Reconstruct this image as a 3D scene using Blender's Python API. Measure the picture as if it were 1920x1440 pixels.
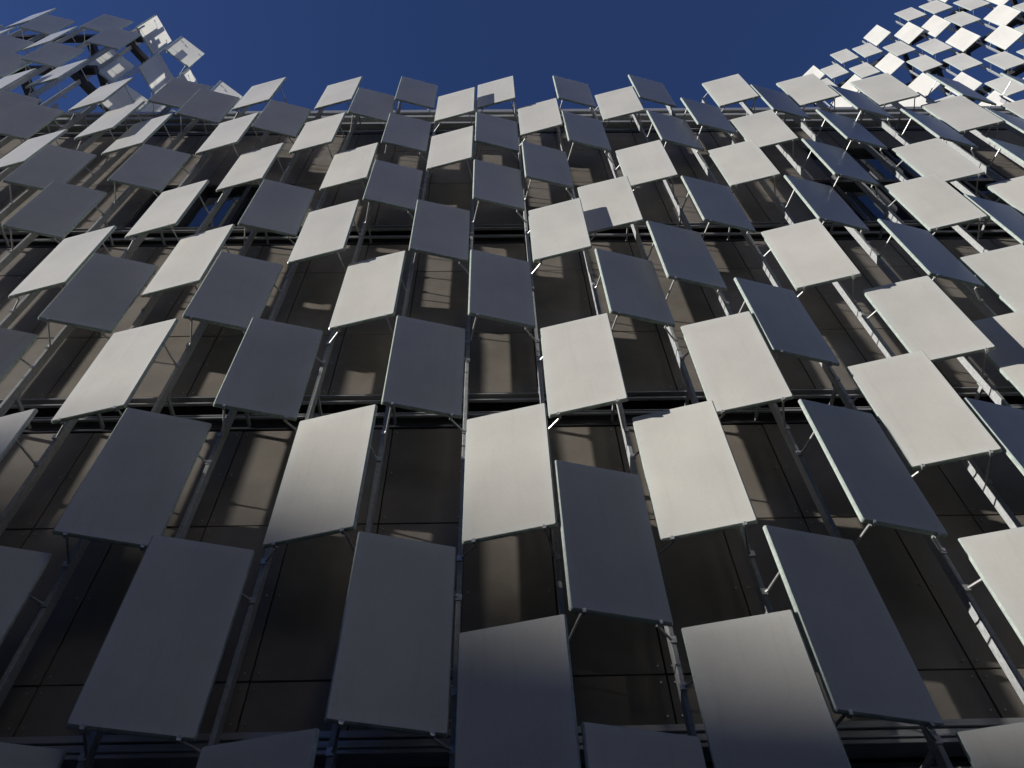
import bpy, bmesh, math, random
from mathutils import Matrix, Vector, Euler
random.seed(7)
for o in list(bpy.data.objects): bpy.data.objects.remove(o)
scene = bpy.context.scene
C = scene.collection

# ------------------------------------------------------------------ camera, sky, sun, exposure
U = 0.75                 # metres per facade module (one glass panel is 1 module wide, 2 high)
EYE = 1.6                # camera height above the pavement
CAM = dict(f=1494.8, e=0.96859, roll=-0.03472, yaw=0.02791, sx=-10.31, sy=-52.97)
def cam_axes(e, roll, yaw):
    f = Vector((math.sin(yaw)*math.cos(e), math.cos(yaw)*math.cos(e), math.sin(e)))
    r = Vector((math.cos(yaw), -math.sin(yaw), 0)); u = r.cross(f)
    return (math.cos(roll)*r+math.sin(roll)*u, -math.sin(roll)*r+math.cos(roll)*u, f)
cd = bpy.data.cameras.new('camera'); cam = bpy.data.objects.new('camera', cd); C.objects.link(cam)
r_, u_, f_ = cam_axes(CAM['e'], CAM['roll'], CAM['yaw'])
m = Matrix((r_, u_, -f_)).transposed().to_4x4(); m.translation = (0, 0, EYE); cam.matrix_world = m
cd.sensor_width = 36; cd.lens = 36*CAM['f']/1920
cd.shift_x = -CAM['sx']/1920; cd.shift_y = CAM['sy']/1920
cd.clip_start = 0.05; cd.clip_end = 2000
scene.camera = cam
scene.render.resolution_x = 1024; scene.render.resolution_y = 768

SUN_EL = math.radians(15.6); SUN_AZ = math.radians(14.1)     # azimuth measured off the facade plane
travel = Vector((math.cos(SUN_AZ)*math.cos(SUN_EL), math.sin(SUN_AZ)*math.cos(SUN_EL), -math.sin(SUN_EL)))
w = bpy.data.worlds.new('World'); scene.world = w; w.use_nodes = True
nt = w.node_tree; bg = nt.nodes['Background']
sky = nt.nodes.new('ShaderNodeTexSky'); sky.sky_type = 'NISHITA'; sky.sun_disc = False
sky.sun_elevation = SUN_EL
sky.sun_rotation = math.atan2(-travel.x, -travel.y)
sky.altitude = 0; sky.air_density = 1.0; sky.dust_density = 0.0; sky.ozone_density = 7.5
tint = nt.nodes.new('ShaderNodeMix'); tint.data_type = 'RGBA'; tint.blend_type = 'MULTIPLY'; tint.inputs[0].default_value = 1.0
tint.inputs[7].default_value = (1.42, 1.00, 1.12, 1)          # white balance of the camera
nt.links.new(sky.outputs[0], tint.inputs[6]); nt.links.new(tint.outputs[2], bg.inputs[0]); bg.inputs[1].default_value = 0.062
sd = bpy.data.lights.new('sun', 'SUN'); sun = bpy.data.objects.new('sun', sd); C.objects.link(sun)
sd.energy = 4.6; sd.angle = math.radians(0.53); sd.color = (1.0, 0.965, 0.925)
sun.rotation_euler = travel.to_track_quat('-Z', 'Y').to_euler(); sun.location = (-30, -10, 20)
vs = scene.view_settings; vs.view_transform = 'Standard'; vs.look = 'None'; vs.exposure = 0.40; vs.gamma = 1.0
vs.use_curve_mapping = False

# ------------------------------------------------------------------ materials
def new_mat(name):
    mt = bpy.data.materials.new(name); mt.use_nodes = True
    n = mt.node_tree; n.nodes.clear()
    out = n.nodes.new('ShaderNodeOutputMaterial')
    return mt, n, out
def noise(n, scale, detail=3, rough=.55, coord='Object', stretch=None, rnd=False):
    tc = n.nodes.new('ShaderNodeTexCoord'); src = tc.outputs[coord]
    if stretch or rnd:
        mp = n.nodes.new('ShaderNodeMapping'); n.links.new(src, mp.inputs[0]); src = mp.outputs[0]
        if stretch: mp.inputs['Scale'].default_value = stretch
        if rnd:
            oi = n.nodes.new('ShaderNodeObjectInfo'); mu = n.nodes.new('ShaderNodeMath'); mu.operation = 'MULTIPLY'; mu.inputs[1].default_value = 57.0
            n.links.new(oi.outputs['Random'], mu.inputs[0]); n.links.new(mu.outputs[0], mp.inputs['Location'])
    t = n.nodes.new('ShaderNodeTexNoise'); t.inputs['Scale'].default_value = scale
    t.inputs['Detail'].default_value = detail; t.inputs['Roughness'].default_value = rough
    n.links.new(src, t.inputs['Vector']); return t
def ramp(n, src, c0, c1, p0=.3, p1=.7):
    r = n.nodes.new('ShaderNodeValToRGB'); e = r.color_ramp.elements
    e[0].position = p0; e[0].color = (*c0, 1); e[1].position = p1; e[1].color = (*c1, 1)
    n.links.new(src, r.inputs[0]); return r
def mulcol(n, a, b, f=1.0):
    mx = n.nodes.new('ShaderNodeMix'); mx.data_type = 'RGBA'; mx.blend_type = 'MULTIPLY'; mx.inputs[0].default_value = f
    n.links.new(a, mx.inputs[6]); n.links.new(b, mx.inputs[7]); return mx.outputs[2]
def pr_mat(name, c0, c1, rough=.6, metal=0., scale=3., bump=0., bscale=60., stretch=None, rnd=False, spec=.5, p0=.3, p1=.7):
    mt, n, out = new_mat(name)
    b = n.nodes.new('ShaderNodeBsdfPrincipled'); n.links.new(b.outputs[0], out.inputs[0])
    t = noise(n, scale, 4, .6, stretch=stretch, rnd=rnd); r = ramp(n, t.outputs['Fac'], c0, c1, p0, p1)
    n.links.new(r.outputs[0], b.inputs['Base Color'])
    b.inputs['Roughness'].default_value = rough; b.inputs['Metallic'].default_value = metal
    b.inputs['Specular IOR Level'].default_value = spec
    if bump:
        t2 = noise(n, bscale, 2); bp = n.nodes.new('ShaderNodeBump'); bp.inputs['Strength'].default_value = bump; bp.inputs['Distance'].default_value = .01
        n.links.new(t2.outputs['Fac'], bp.inputs['Height']); n.links.new(bp.outputs[0], b.inputs['Normal'])
    return mt
def frosted(name, share, c_refl, c_trans):
    mt, n, out = new_mat(name)
    t = noise(n, 1.3, 4, .55, rnd=True); big = ramp(n, t.outputs['Fac'], (.87, .875, .88), (1, 1, 1), .32, .68)
    t2 = noise(n, 42, 4, .75, rnd=True); fine = ramp(n, t2.outputs['Fac'], (.93, .93, .93), (1, 1, 1))
    t3 = noise(n, 3.2, 4, .6, stretch=(6, 6, .35), rnd=True); dirt = ramp(n, t3.outputs['Fac'], (.93, .925, .91), (1, 1, 1), .30, .44)
    v = mulcol(n, big.outputs[0], fine.outputs[0]); v = mulcol(n, v, dirt.outputs[0], .6)
    oi = n.nodes.new('ShaderNodeObjectInfo'); tone = ramp(n, oi.outputs['Random'], (.93, .935, .945), (1, 1, .99), 0, 1); v = mulcol(n, v, tone.outputs[0])
    # the print stops short of the sheet's border, which stays paler
    tc = n.nodes.new('ShaderNodeTexCoord'); sp = n.nodes.new('ShaderNodeSeparateXYZ'); n.links.new(tc.outputs['Generated'], sp.inputs[0])
    def edge(o, k):
        m1 = n.nodes.new('ShaderNodeMath'); m1.operation = 'SUBTRACT'; m1.inputs[1].default_value = .5; n.links.new(o, m1.inputs[0])
        m2 = n.nodes.new('ShaderNodeMath'); m2.operation = 'ABSOLUTE'; n.links.new(m1.outputs[0], m2.inputs[0])
        mr_ = n.nodes.new('ShaderNodeMapRange'); mr_.interpolation_type = 'SMOOTHSTEP'; n.links.new(m2.outputs[0], mr_.inputs[0])
        mr_.inputs[1].default_value = .5-k; mr_.inputs[2].default_value = .5; return mr_.outputs[0]
    mxm = n.nodes.new('ShaderNodeMath'); mxm.operation = 'MAXIMUM'; n.links.new(edge(sp.outputs[0], .16), mxm.inputs[0]); n.links.new(edge(sp.outputs[2], .08), mxm.inputs[1])
    base = n.nodes.new('ShaderNodeMix'); base.data_type = 'RGBA'; n.links.new(mxm.outputs[0], base.inputs[0])
    base.inputs[6].default_value = (*c_refl, 1); base.inputs[7].default_value = (c_refl[0]*1.05, c_refl[1]*1.08, c_refl[2]*1.10, 1)
    col = mulcol(n, base.outputs[2], v)
    base2 = n.nodes.new('ShaderNodeRGB'); base2.outputs[0].default_value = (*c_trans, 1)
    col2 = mulcol(n, base2.outputs[0], v)
    d = n.nodes.new('ShaderNodeBsdfDiffuse'); n.links.new(col, d.inputs[0])
    tr = n.nodes.new('ShaderNodeBsdfTranslucent'); n.links.new(col2, tr.inputs[0])
    mx = n.nodes.new('ShaderNodeMixShader'); mx.inputs[0].default_value = share
    n.links.new(d.outputs[0], mx.inputs[1]); n.links.new(tr.outputs[0], mx.inputs[2])
    g = n.nodes.new('ShaderNodeBsdfGlossy'); g.inputs['Roughness'].default_value = .32; g.inputs[0].default_value = (.9, .95, 1, 1)
    fr = n.nodes.new('ShaderNodeFresnel')
    ge = n.nodes.new('ShaderNodeNewGeometry'); mr = n.nodes.new('ShaderNodeMapRange')      # same reflectance on both faces of the sheet
    n.links.new(ge.outputs['Backfacing'], mr.inputs[0]); mr.inputs[3].default_value = 1.35; mr.inputs[4].default_value = 1/1.35
    n.links.new(mr.outputs[0], fr.inputs[0])
    mx2 = n.nodes.new('ShaderNodeMixShader'); n.links.new(fr.outputs[0], mx2.inputs[0])
    n.links.new(mx.outputs[0], mx2.inputs[1]); n.links.new(g.outputs[0], mx2.inputs[2])
    n.links.new(mx2.outputs[0], out.inputs[0]); return mt
def edge_glass():
    mt, n, out = new_mat('glass_edge')
    t = noise(n, 22, 3, .6, rnd=True); r = ramp(n, t.outputs['Fac'], (.28, .32, .29), (.40, .44, .40))
    r2 = ramp(n, t.outputs['Fac'], (.16, .20, .17), (.24, .28, .24))
    d = n.nodes.new('ShaderNodeBsdfDiffuse'); n.links.new(r.outputs[0], d.inputs[0])
    tr = n.nodes.new('ShaderNodeBsdfTranslucent'); n.links.new(r2.outputs[0], tr.inputs[0])
    mx = n.nodes.new('ShaderNodeAddShader'); n.links.new(d.outputs[0], mx.inputs[0]); n.links.new(tr.outputs[0], mx.inputs[1])
    g = n.nodes.new('ShaderNodeBsdfGlossy'); g.inputs['Roughness'].default_value = .2
    m2 = n.nodes.new('ShaderNodeMixShader'); m2.inputs[0].default_value = .05
    n.links.new(mx.outputs[0], m2.inputs[1]); n.links.new(g.outputs[0], m2.inputs[2]); n.links.new(m2.outputs[0], out.inputs[0])
    return mt
M = {}
M['glass'] = frosted('frosted_glass', .12, (.725, .70, .625), (.7, .69, .62)); M['opal'] = frosted('opal_glass', .50, (.72, .70, .66), (.92, .90, .80)); M['edge'] = edge_glass()
M['galv'] = pr_mat('galvanised_steel', (.27, .28, .28), (.43, .44, .43), .48, .08, 26, .15, 160, rnd=True)
M['rod'] = pr_mat('rod_steel', (.42, .42, .41), (.60, .60, .58), .38, .55, 30, rnd=True)
M['dark'] = pr_mat('dark_painted_steel', (.018, .018, .02), (.035, .033, .034), .55, .0, 9, .1, 90)
M['clad'] = pr_mat('fibre_cement', (.165, .145, .118), (.23, .205, .17), .62, 0, 2.2, .12, 220, rnd=True, spec=.35)
M['core'] = pr_mat('breather_membrane', (.012, .012, .013), (.03, .028, .027), .85, 0, 4)
M['alu'] = pr_mat('aluminium_profile', (.30, .30, .30), (.46, .46, .45), .38, .25, 14, stretch=(.2, 1, 9))
M['frame'] = pr_mat('window_frame', (.03, .031, .034), (.05, .05, .054), .4, .3, 12)
M['screw'] = pr_mat('screw_head', (.45, .42, .38), (.6, .57, .5), .35, .6, 40)
M['roof'] = pr_mat('roof_membrane', (.16, .16, .16), (.24, .24, .235), .85, 0, 5, .2, 70)
M['asphalt'] = pr_mat('asphalt', (.035, .035, .036), (.065, .064, .062), .85, 0, 9, .4, 240)
M['cream'] = pr_mat('cream_render', (.70, .63, .52), (.78, .72, .61), .8, 0, 1.4, .2, 90)  # kept very pale so the added building bounces more sun
M['stone'] = pr_mat('grey_stone', (.12, .11, .10), (.19, .18, .16), .8, 0, 1.4, .2, 90)
M['render'] = pr_mat('lime_render', (.30, .27, .22), (.40, .36, .30), .8, 0, 1.4, .2, 90)
def window_glass():
    mt, n, out = new_mat('window_glass')
    b = n.nodes.new('ShaderNodeBsdfPrincipled'); n.links.new(b.outputs[0], out.inputs[0])
    t = noise(n, 1.2, 2, .5); r = ramp(n, t.outputs['Fac'], (.010, .013, .02), (.018, .022, .03)); n.links.new(r.outputs[0], b.inputs['Base Color'])
    b.inputs['Roughness'].default_value = .04; b.inputs['IOR'].default_value = 1.9; b.inputs['Specular IOR Level'].default_value = .9
    return mt
M['pane'] = window_glass()

# ------------------------------------------------------------------ mesh helpers (coordinates in modules; metres = modules * U)
X0, DX, Z0, DZ, D, HP, TH = .12984, 1.01756, 4.59373, 1.02574, 6.06329, 2.00309, .25429
def W(x, y, z): return Vector((x*U, y*U, z*U+EYE))
GROUND = -EYE/U
class MB:
    def __init__(s): s.v = []; s.f = []; s.mi = []
    def box(s, x0, x1, y0, y1, z0, z1, mi=0):
        b = len(s.v); s.v += [(x, y, z) for z in (z0, z1) for y in (y0, y1) for x in (x0, x1)]
        for q in ((0, 2, 3, 1), (4, 5, 7, 6), (0, 1, 5, 4), (2, 6, 7, 3), (0, 4, 6, 2), (1, 3, 7, 5)):
            s.f.append([b+i for i in q]); s.mi.append(mi)
        return s
    def rod(s, a, b, r, n=8, mi=0, cap=True):
        a = Vector(a); b = Vector(b); d = (b-a).normalized(); up = Vector((0, 0, 1)) if abs(d.z) < .9 else Vector((1, 0, 0))
        e1 = d.cross(up).normalized(); e2 = d.cross(e1); k = len(s.v)
        for p in (a, b):
            for i in range(n):
                t = 2*math.pi*i/n; s.v.append(tuple(p+e1*math.cos(t)*r+e2*math.sin(t)*r))
        for i in range(n):
            j = (i+1) % n; s.f.append([k+i, k+j, k+n+j, k+n+i]); s.mi.append(mi)
        if cap:
            s.f.append([k+i for i in range(n)][::-1]); s.f.append([k+n+i for i in range(n)]); s.mi += [mi, mi]
        return s
    def beam(s, a, b, w_, h, mi=0):               # rectangular bar from a to b
        a = Vector(a); b = Vector(b); d = (b-a).normalized(); up = Vector((0, 0, 1)) if abs(d.z) < .9 else Vector((0, 1, 0))
        e1 = d.cross(up).normalized()*w_/2; e2 = e1.cross(d).normalized()*h/2; k = len(s.v)
        for p in (a, b):
            for q in (e1+e2, -e1+e2, -e1-e2, e1-e2): s.v.append(tuple(p+q))
        for i in range(4):
            j = (i+1) % 4; s.f.append([k+i, k+j, k+4+j, k+4+i]); s.mi.append(mi)
        s.f.append([k+3, k+2, k+1, k]); s.f.append([k+4, k+5, k+6, k+7]); s.mi += [mi, mi]
        return s
    def mesh(s, name, mats, smooth=False, bevel=0):
        me = bpy.data.meshes.new(name)
        me.from_pydata([(v[0]*U, v[1]*U, v[2]*U) for v in s.v], [], s.f)
        for mt in mats: me.materials.append(mt)
        for p, i in zip(me.polygons, s.mi): p.material_index = i; p.use_smooth = smooth
        bm = bmesh.new(); bm.from_mesh(me)
        bmesh.ops.recalc_face_normals(bm, faces=bm.faces)
        if bevel: bmesh.ops.bevel(bm, geom=bm.edges[:], offset=bevel*U, segments=1, affect='EDGES', clamp_overlap=True)
        bm.to_mesh(me); bm.free(); return me
def link(name, data, parent=None, loc=None, **props):
    o = bpy.data.objects.new(name, data); C.objects.link(o)
    if parent is not None: o.parent = parent
    if loc is not None: o.location = loc
    for k, v in props.items(): o[k] = v
    return o
def thing(name, label, cat, loc, rotz=0., group=None):
    o = link(name, None, loc=loc, label=label, category=cat); o.rotation_euler = (0, 0, rotz); o.empty_display_size = .2
    if group: o['group'] = group
    return o

# ------------------------------------------------------------------ ground and out-of-frame street buildings that block or bounce light for the screen
g = MB().box(-400, 400, -400, 400, GROUND-.4, GROUND)
go = link('street', g.mesh('street', [M['asphalt']]), loc=(0, 0, EYE), kind='structure')
pv = MB().box(-60, 60, D-5, D+1.4, GROUND-.02, GROUND+.16)
link('pavement', pv.mesh('pavement', [pr_mat('paving', (.22, .21, .2), (.32, .31, .29), .8, 0, 6, .2, 80)]), loc=(0, 0, EYE), kind='structure')
def block(label, centre, size, rotz, rows, cols, mat='render'):
    t = thing('street_building', label, 'building', (centre[0], centre[1], 0), rotz)
    sx, sy, h = size
    b = MB().box(-sx/2/U, sx/2/U, -sy/2/U, sy/2/U, -.1, h/U); link('wall', b.mesh('block_wall', [M[mat]]), t)
    c = MB().box(-sx/2/U-.3, sx/2/U+.3, -sy/2/U-.3, sy/2/U+.3, h/U-.5, h/U); link('cornice', c.mesh('block_cornice', [M[mat]]), t)
    wm = MB().box(-.7, .7, -.06, .03, 0, 2.2).mesh('block_window', [M['pane']])
    fm = MB().box(-.85, .85, -.12, .02, -.15, 0).mesh('block_sill', [M['alu']])
    for r in range(rows):
        for q in range(cols):
            wo = link('window', wm, t, ((q+.5)/cols*sx-sx/2, sy/2 if True else 0, 2.2+r*(h-3)/rows)); wo.rotation_euler = (0, 0, math.pi)
            link('sill', fm, wo)
    return t
opp = block('unseen grey stone building behind the camera, made tall to block skylight', (-23, -12.6, 0), (25.8, 9, 27.0), 0., 7, 8, 'stone')  # out of view; height raised to cut blue skylight on the panels
mid = block('unseen lower stone building added behind the camera to hold back bounced light', (-2.2, -12.8, 0), (15.4, 9, 10.0), 0., 3, 5, 'stone')  # added out of view to keep bounced light off the lower panels
rgt = block('unseen pale building added across the street to bounce sunlight onto the screen', (20, -21.5, 0), (28, 26, 27.0), math.pi/2, 7, 8, 'cream')  # added as a reflector: its sunlit wall warms the shaded panels
# the tall block far down the street whose roof edge throws the soft shadow over the foot of the screen
az = math.atan2(travel.y, travel.x); Ld = 150.0
tq = Vector((-math.sin(az), math.cos(az), 0)); tb = Vector((-math.cos(az), -math.sin(az), 0))
def shade_block(label, x_edge, z_top, k_ref, q0, q1, cols):
    """a block whose roof edge (at k_ref) and corner (at x_edge) throw their shadow on the screen"""
    P1 = Vector((X0_+DX_*k_ref, D_, z_top))*U+Vector((0, 0, EYE)); E1 = P1-travel*Ld
    qc = (Vector((X0_+DX_*x_edge, D_, 0))*U).dot(tq)
    c = tb*(-E1.dot(tb)*-1+9)+tq*(qc+(q0+q1)/2)
    return block(label, (c.x, c.y, 0), (abs(q1-q0), 18, E1.z), az-math.pi/2+math.pi*0, 9, cols)
X0_, DX_, D_ = .12984, 1.01756, 6.06329
far = shade_block('tall block far down the street that shades the foot of the screen', -1.1, 7.0, -4, 0, 70, 14)
low = shade_block('lower block beside it far down the street', -1.1, 4.5, 1, -60, -.2, 12)

# ------------------------------------------------------------------ the clad building behind the screen
YW = D+.95
K0, K1 = -18, 17
XL, XR = X0+DX*(K0-.5), X0+DX*(K1+.5)
bld = thing('clad_building', 'dark brown clad building standing behind the glass panel screen', 'building', W(0, D+6, GROUND))
def bpart(name, mb, mats, parent=None, bevel=0, **props):
    return link(name, mb.mesh(name, mats, bevel=bevel), parent or bld, (0, 0, 0) if parent else -Vector((0, (D+6)*U, GROUND*U)), **props)
core = MB().box(XL, XR+12, D+1.26, D+22, GROUND-.1, 21.62)
wall = bpart('wall', core, [M['core']])
bat = MB()
for k in range(K0, K1+2):
    x = X0+DX*(k-.5)
    for a, b in ((4.10, 8.48), (9.24, 14.10), (14.92, 20.48)): bat.box(x-.03, x+.03, YW+.043, D+1.27, a, b)
bpart('batten', bat, [M['core']], wall, kind='stuff')
rowsz = [(4.12, 4.65), (4.65, 6.71), (6.71, 8.47), (9.25, 10.86), (10.86, 12.97), (12.97, 14.09), (14.93, 17.15), (17.15, 19.22), (19.22, 20.47)]
glazed = {(k, r) for r in (6,) for k in (-7, -6, -5, 7, 8, 9, 10, 11)} | {(k, 7) for k in (8, 9, 10, 11)}
cache = {}; scr = MB()
for r, (a, b) in enumerate(rowsz):
    for k in range(K0, K1+1):
        x = X0+DX*k; gp = .008
        if (k, r) in glazed: continue
        if r not in cache:
            cache[r] = MB().box(-DX/2+gp, DX/2-gp, 0, .045, gp, b-a-gp).mesh('cladding_panel', [M['clad']], bevel=.004)
        o = link('cladding_panel', cache[r], wall, W(x, YW+random.uniform(-.004, .004), a)-W(0, 0, 0))
        nz = max(2, int(round((b-a)/.95))+1)
        for sx in (-.44, .44):
            for q in range(nz):
                z = a+.09+(b-a-.18)*q/(nz-1); scr.rod((x+sx, YW-.012, z), (x+sx, YW+.01, z), .0105, 6)
bpart('screw_heads', scr, [M['screw']], wall, kind='stuff')
# windows in the top storey
wpane = {}
for (k, r) in sorted(glazed):
    a, b = rowsz[r]; x = X0+DX*k
    wd = link('window', None, bld, W(x, YW+.12, a)-W(0, D+6, GROUND))
    fr = MB(); hw = DX/2
    fr.box(-hw+.002, -hw+.05, -.1, .12, 0, b-a); fr.box(hw-.05, hw-.002, -.1, .12, 0, b-a)
    fr.box(-hw+.05, hw-.05, -.098, .12, 0, .07); fr.box(-hw+.05, hw-.05, -.098, .12, b-a-.07, b-a)
    if r not in wpane:
        wpane[r] = (fr.mesh('window_frame', [M['frame']]), MB().box(-hw+.05, hw-.05, .03, .05, .07, b-a-.07).mesh('window_pane', [M['pane']]))
    link('frame', wpane[r][0], wd); link('pane', wpane[r][1], wd)
# storey bands: flashings, rails, parapet
for za, zb in ((8.47, 9.25), (14.09, 14.93)):
    bpart('flashing', MB().box(XL, XR, YW-.02, YW+.1, zb-.045, zb-.022), [M['alu']])
    bpart('flashing', MB().box(XL, XR, YW-.012, YW+.1, za+.012, za+.03), [M['frame']])
    bpart('rail', MB().box(XL, XR, YW-.03, YW+.02, zb-.20, zb-.165), [M['alu']], bevel=.006)
    bpart('rail', MB().box(XL, XR, YW+.03, YW+.07, zb-.46, zb-.42), [M['alu']], bevel=.006)
    bpart('rail', MB().box(XL, XR, YW+.03, YW+.07, zb-.40, zb-.385), [M['alu']])
    bpart('floor_edge', MB().box(XL, XR, YW+.12, D+1.27, za+.05, zb-.5), [M['dark']])
for i, (a, b, dy) in enumerate(((4.03, 4.10, 0), (3.955, 4.015, .012), (3.93, 3.95, -.01), (3.88, 3.925, .004))):
    bpart('rail', MB().box(XL, XR, YW-.06+dy, YW+.2, a, b), [M['alu']], bevel=.006)
bpart('shopfront_glass', MB().box(XL, XR, YW+.16, YW+.2, GROUND+.3, 3.82), [M['pane']])
bpart('coping', MB().box(XL, XR, D+.80, D+1.9, 21.80, 22.03), [M['alu']], bevel=.012)
bpart('coping_lip', MB().box(XL, XR, D+.86, D+1.4, 21.58, 21.775), [M['galv']], bevel=.01)
bpart('flashing', MB().box(XL, XR, YW-.01, YW+.1, 21.30, 21.42), [M['alu']])
bpart('flashing', MB().box(XL, XR, YW-.02, YW+.1, 20.485, 20.53), [M['frame']])
bpart('roof', MB().box(XL, XR+12, D+1.4, D+22, 21.60, 21.9), [M['roof']])
bpart('rail', MB().box(XL, XR, YW+.04, YW+.1, 20.85, 20.90), [M['alu']], bevel=.006)

# ------------------------------------------------------------------ glass panels and their arms
TK, AX = .046, .37
ZA = (-.975, .58)
def panel_meshes(yaw, key, glass='glass'):
    ax = Vector((math.cos(yaw), -math.sin(yaw), 0)); n = Vector((-math.sin(yaw), -math.cos(yaw), 0)); up = Vector((0, 0, 1))
    h = HP/2; c = .012                                     # small clipped corners
    out = [(-.5+c, -h), (.5-c, -h), (.5, -h+c), (.5, h-c), (.5-c, h), (-.5+c, h), (-.5, h-c), (-.5, -h+c)]
    P = lambda x, z, d: tuple(ax*x+up*(z+h)-n*d)
    mb = MB(); ins = .013
    s_ = lambda x, z: ((x-ins if x > 0 else x+ins), (z-ins if z > 0 else z+ins))
    N = len(out)
    mb.v += [P(*s_(x, z), 0) for x, z in out]              # front face
    mb.v += [P(x, z, ins*1.3) for x, z in out]              # arris
    mb.v += [P(x, z, TK) for x, z in out]                  # back of the rim
    mb.v += [P(x*.985, z*.992, TK) for x, z in out]        # inner rim
    mb.v += [P(x*.985, z*.992, .004) for x, z in out]
    mb.f.append(list(range(N))); mb.mi.append(0)
    for ring in range(4):
        for i in range(N):
            j = (i+1) % N; b = ring*N
            mb.f.append([b+i, b+j, b+N+j, b+N+i]); mb.mi.append(1)
    me = bpy.data.meshes.new('pane_'+key); me.from_pydata([(v[0]*U, v[1]*U, v[2]*U) for v in mb.v], [], mb.f)
    for mt in (M[glass], M['edge']): me.materials.append(mt)
    for p, i in zip(me.polygons, mb.mi): p.material_index = i
    arms = []
    for s in (-1, 1):
        for z in ZA:
            a = ax*(s*AX)+up*(z+h)-n*.0; b = Vector((s*DX/2, .41, z+h)); a0 = a-n*.003; a1 = a-n*.10
            r = MB(); r.rod(a0, a0-n*.05, .032, 10)                        # puck on the glass
            r.rod(a0, a1, .013, 6)
            e = Vector((s*(DX/2-.035), .37, z+h))
            r.rod(a1+n*.006, e, .0135, 8)
            r.rod(e-(e-a1).normalized()*.004, b+Vector((0, .004, 0)), .0135, 8)
            r.box(b.x-.032, b.x+.032, .385, .404, b.z-.035, b.z+.035)     # clamp plate on the post
            if z < 0:                                                       # hook under the sheet's lower edge
                p0 = ax*(s*AX)+up*(-.012)+n*.003; p1 = ax*(s*AX)+up*(-.012)-n*(TK+.006)
                r.beam(p0, p1, .035, .02); r.beam(p0-n*.004+up*.004, p0-n*.004+up*.034, .03, .008)
            arms.append(r.mesh('arm_'+key, [M['rod']]))
    return me, arms
PM = {'A': panel_meshes(TH, 'turned_left'), 'B': panel_meshes(-TH, 'turned_right'), 'C': panel_meshes(TH, 'opal_left', 'opal'), 'E': panel_meshes(-TH, 'opal_right', 'opal')}
def glass_panel(t, loc, label, group, rotz=0.):
    o = thing('glass_panel', label, 'glass panel', loc, rotz, group)
    o.rotation_euler = (random.gauss(0, .003), random.gauss(0, .002), rotz+random.gauss(0, .006))
    link('pane', PM[t][0], o)
    for a in PM[t][1]: link('support_arm', a, o)
    return o
MAIN = {
  -16: "A22 A25", -15: "B21 B24", -14: "B19 A22", -13: "A17 B20 B24", -12: "B15 A18 B22", -11: "B14",
  -10: "A12 A16", -9: "B11 A14", -8: "B9 A13 B16", -7: "B4 A7 B11 B15", -6: "A2 B6 A9 A13 A16",
  -5: "B0 A4 A7 A11 B14", -4: "B-2 B2 B6 B9 A13 A16", -3: "B0 B4 A8 A11 B15", -2: "A-2 A2 A6 B10 B13 B16",
  -1: "B0 B4 B8 A12 A15", 0: "A-1 A2 B6 B10 B13 A16", 1: "B-2 B1 A4 A8 B11 A14", 2: "A-1 A2 B6 A9 B13 B16",
  3: "B0 A4 B7 A11 A15", 4: "A-2 B2 B5 B9 B13 B16", 5: "A0 A3 A7 A11 B14", 6: "B2 A5 B9 A13 A16",
  7: "A4 B7 B11 B15", 8: "A6 A9 B13 A16", 9: "B8 A11 B15", 10: "A9 B13 A16", 11: "B11 A14", 12: "B13 B16", 13: "A14", 14: "B16",
}
SPECIAL = {
  (2, 9): 'pale panel with a dark square shadow in its lower left corner, before the top storey',
  (0, 16): 'pale glass panel above the coping with a grey shadow square in its lower left corner',
  (2, 2): 'large sunlit glass panel with a thin grey shadow strip along its upper left edge',
  (7, 4): 'pale glass panel half covered by the broad shadow of its neighbour',
  (-8, 13): 'narrow looking pale panel with a dark shadow filling its upper left corner',
  (-2, 2): 'glass panel fading from warm light at its upper right to blue shade below',
  (0, -1): 'glass panel catching light only along its top edge, deep blue shade below',
  (2, -1): 'glass panel with a bright upper half fading downwards into blue shade',
  (0, 2): 'large warm sunlit glass panel directly above the panel lit only along its top edge',
}
CELLS = {(k, int(q[1:])): q[0] for k, v in MAIN.items() for q in v.split()}
def near(k, j, dk, lo, hi):
    c = [(abs(jj-j), t) for (kk, jj), t in CELLS.items() if kk == k+dk and lo <= jj-j <= hi]
    return min(c)[1] if c else None
TN = {'A': 'pale', 'B': 'grey'}
def main_label(t, k, j):
    side = 'sunlit pale' if t == 'A' else 'shaded grey'
    if t == 'A' and j < 0: side = 'dim pale'
    if j >= 18: place, gr = 'above the roof', 'panels of the raised screen above the roof'
    elif j >= 15: place, gr = 'along the coping', 'panels along the top edge of the long screen'
    elif j >= 9: place, gr = 'before the top storey', 'panels before the top storey'
    elif j >= 4: place, gr = 'before the middle storey', 'panels before the middle storey'
    else: place, gr = 'before the lowest storey', 'panels before the lowest visible storey'
    up, dn = near(k, j, 0, 2, 4), near(k, j, 0, -4, -2); lf, rt = near(k, j, -1, -2, 2), near(k, j, 1, -2, 2)
    s = f'{side} panel {place}'
    if up and dn: s += f', {TN[up]} panel above, {TN[dn]} below'
    elif up: s += f', {TN[up]} panel above'
    elif dn: s += f', {TN[dn]} panel below'
    if lf and rt: s += f', between {TN[lf]} panels' if lf == rt else ', between pale and grey'
    elif lf or rt: s += f', beside {TN[lf or rt]} panel'
    return s, gr
for k, s_ in MAIN.items():
    for q in s_.split():
        t, j = q[0], int(q[1:])
        lb, gr = main_label(t, k, j)
        glass_panel(t, W(X0+DX*k, D, Z0+DZ*j-HP/2), SPECIAL.get((k, j), lb), gr)

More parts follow.
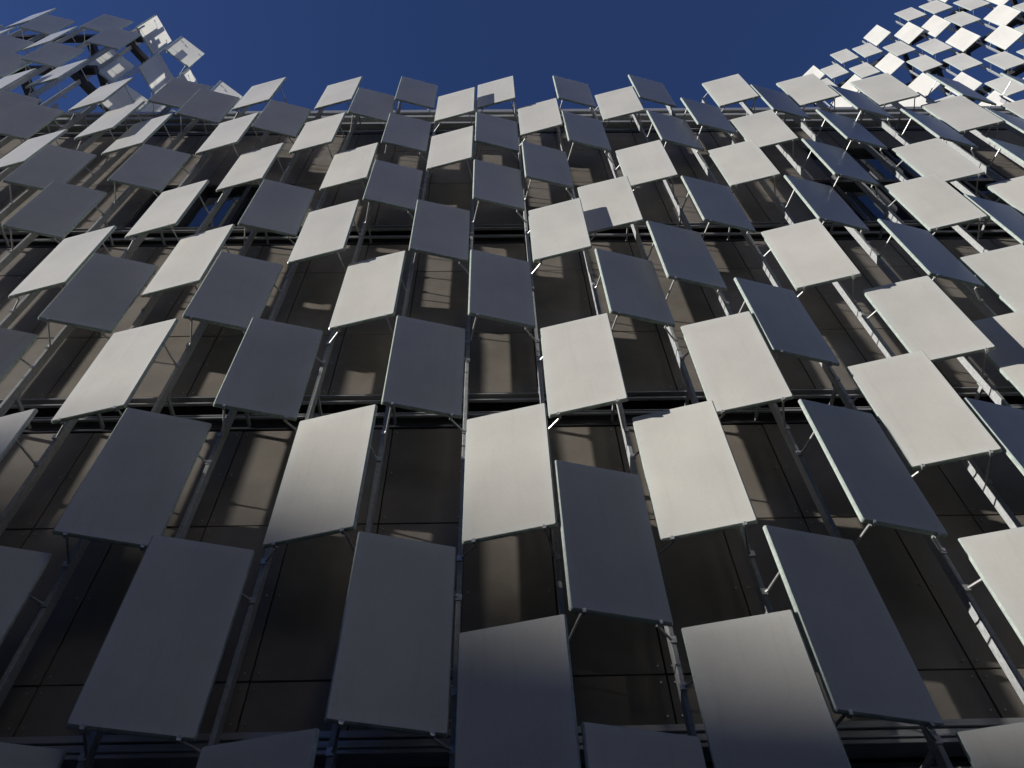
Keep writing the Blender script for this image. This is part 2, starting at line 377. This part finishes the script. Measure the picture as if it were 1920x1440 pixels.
# ------------------------------------------------------------------ posts of the long screen
def post_mesh(z0, z1): return MB().box(-.025, .025, .40, .53, z0, z1).mesh('shaft', [M['galv']], bevel=.005)
PMC = {}
brk = MB().box(-.015, .015, .52, 1.27, -.03, .03).box(-.035, .035, .505, .533, -.07, .07).mesh('wall_bracket', [M['galv']])
for i in range(-18, 17):
    x = X0+DX*(i+.5)
    top = 31.0 if i <= -13 else 21.55
    lb = 'slim steel screen post rising above the roof at the raised end' if top > 22 else 'slim galvanised steel post of the long screen before the brown wall'
    if top < 22 and (i in (-8, -7, -6, -5) or i >= 6): lb = 'slim steel post crossing in front of the dark top storey windows'
    p = thing('screen_post', lb, 'post', W(x, D, GROUND), 0, 'posts of the raised screen' if top > 22 else 'posts of the long screen')
    if top not in PMC: PMC[top] = post_mesh(0, top-GROUND)
    link('shaft', PMC[top], p)
    for z in (3.6, 8.72, 14.36, 20.75): link('wall_bracket', brk, p, (0, 0, (z-GROUND)*U))

# ------------------------------------------------------------------ raised screen steelwork and the folded-back screen behind it
def frame_thing(name, label, cat, base): return thing(name, label, cat, base)
PSI_R = math.radians(-55.6); RB = Vector((-12.063, 6.697, 30.47))
rax = Vector((math.cos(PSI_R), -math.sin(PSI_R), 0)); rn = Vector((-math.sin(PSI_R), -math.cos(PSI_R), 0))
RET = {(0, 0): 'B', (1, 1): 'A', (0, -4): 'A', (1, -2): 'B', (3, 1): 'A', (1, -5): 'A', (2, -1): 'B', (2, -4): 'A', (3, -2): 'B'}
RLB = {(0, 0): 'cream glowing panel seen from behind, uppermost on the folded back screen',
       (1, 1): 'pale panel with a square shadow at the tip of the folded back screen',
       (0, -4): 'cream panel seen from behind with a soft bent shadow, below the uppermost one',
       (1, -2): 'grey panel seen from behind with short white slots of sun across it'}
for (mm, j), t in RET.items():
    c = (RB+rax*(mm*DX)+Vector((0, 0, j*DZ)))*(1.05 if (mm, j) == (0, -4) else 1.0)
    glass_panel('C' if t == 'A' else 'E', W(c.x, c.y, c.z-HP/2), RLB.get((mm, j), 'partly hidden panel of the folded back screen above the roof coping'), 'panels of the folded back screen', -PSI_R)
for i in range(-1, 4):
    c = RB+rax*((i+.5)*DX)
    top = {-1: 31.6, 0: 31.6, 1: 32.0, 2: 31.0, 3: 31.0}[i]
    p = thing('screen_post', 'grey post of the folded back screen standing on the roof', 'post', W(c.x, c.y, 21.88), -PSI_R, 'posts of the folded back screen')
    link('shaft', post_mesh(0, top-21.88), p)
p = thing('screen_post', 'grey post rising alone behind the corner of the raised screen', 'post', W(-12.72, D+.44, 21.88))
link('shaft', post_mesh(0, 31.2-21.88), p)
def bars(name, label, segs, w_, h, mat='dark', cat='beam', group=None):
    for a, b in segs:
        a = Vector(a); b = Vector(b); mb = MB().beam((0, 0, 0), b-a, w_, h)
        o = link(name, mb.mesh(name, [M[mat]]), None, W(*a), label=label, category=cat)
        if group: o['group'] = group
yb = D+.72
bars('steel_beam', 'long black horizontal beam behind the raised screen posts', [((X0+DX*-17.5, yb, z), (X0+DX*-12.3, yb, z)) for z in (26.0, 30.2)], .22, .30, group='beams of the raised screen')
bars('steel_outrigger', 'black steel strut running back from the raised screen', [((X0+DX*kk, yb-.1, z), (X0+DX*kk+.2, D+4.2, z)) for kk, z in ((-14.2, 30.2), (-14.6, 26.0), (-16.5, 26.0))], .22, .30, cat='strut', group='struts of the raised screen')
bars('steel_beam', 'black beam carrying the folded back screen', [(tuple(RB-rax*.6+Vector((0, 0, z))+rn*-.72), tuple(RB+rax*3.7+Vector((0, 0, z))+rn*-.72)) for z in (-.6, -4.9)], .2, .3, group='beams of the folded back screen')

# ------------------------------------------------------------------ screen of the tall tower behind the roof
PSI_T = .617; TB = Vector((22.073, 11.688, 48.214)); TDU, TDZ = 1.015, 1.038
tax = Vector((math.cos(PSI_T), -math.sin(PSI_T), 0)); tn = Vector((-math.sin(PSI_T), -math.cos(PSI_T), 0))
TOWER = {-3: "A1 B-1 A-4 B-7", -2: "B0 A-3 B-6 B-9", -1: "B1 B-2 A-5 A-8 B-11", 0: "B0 A-3 A-7 B-10 A-13", 1: "A1 B-2 B-5 A-9 A-12", 2: "A-1 B-4 B-7 B-11 A-14",
         3: "B1 A-2 A-5 B-9 A-12", 4: "B0 B-3 A-7 B-10", 5: "A1 B-2 A-5 B-8 A-11", 6: "A-3 B-6 A-9", 7: "B-1 A-4 B-7", 8: "B-2 A-5"}
for mm, s in TOWER.items():
    for q in s.split():
        t, j = q[0], int(q[1:]); c = TB+tax*(mm*TDU)+Vector((0, 0, j*TDZ))
        lb = 'brilliant white glass panel squarely facing the sun on the distant tower screen' if t == 'A' else 'light grey glass panel set nearly flat to view on the distant tower screen'
        glass_panel(t, W(c.x, c.y, c.z-HP/2), lb, 'panels of the distant tower screen', -PSI_T)
tops = {-4: 50.8, -3: 50.8, -2: 50.4, -1: 50.6, 0: 50.6, 1: 50.6, 2: 50.4, 3: 50.6, 4: 50.6, 5: 50.8, 6: 50.6, 7: 50, 8: 50}
for i, top in tops.items():
    c = TB+tax*((i+.5)*TDU)
    p = thing('screen_post', 'distant white lit post of the tower screen', 'post', W(c.x, c.y, 21.88), -PSI_T, 'posts of the tower screen')
    link('shaft', post_mesh(0, top-21.88), p)
bars('steel_beam', 'dark horizontal beam behind the tower screen posts', [(tuple(TB-tax*4+Vector((0, 0, z))-tn*.72), tuple(TB+tax*9+Vector((0, 0, z))-tn*.72)) for z in (-14, -9.6, -5.2, -.8)], .24, .34, group='beams of the tower screen')
bars('steel_outrigger', 'dark strut running back from the tower screen', [(tuple(TB+tax*(u+.5)+Vector((0, 0, z))-tn*.62), tuple(TB+tax*(u+.5)+Vector((0, 0, z))-tn*3.4)) for z in (-14, -9.6, -5.2, -.8) for u in (-2, 1, 4, 7)], .2, .28, cat='strut', group='struts of the tower screen')
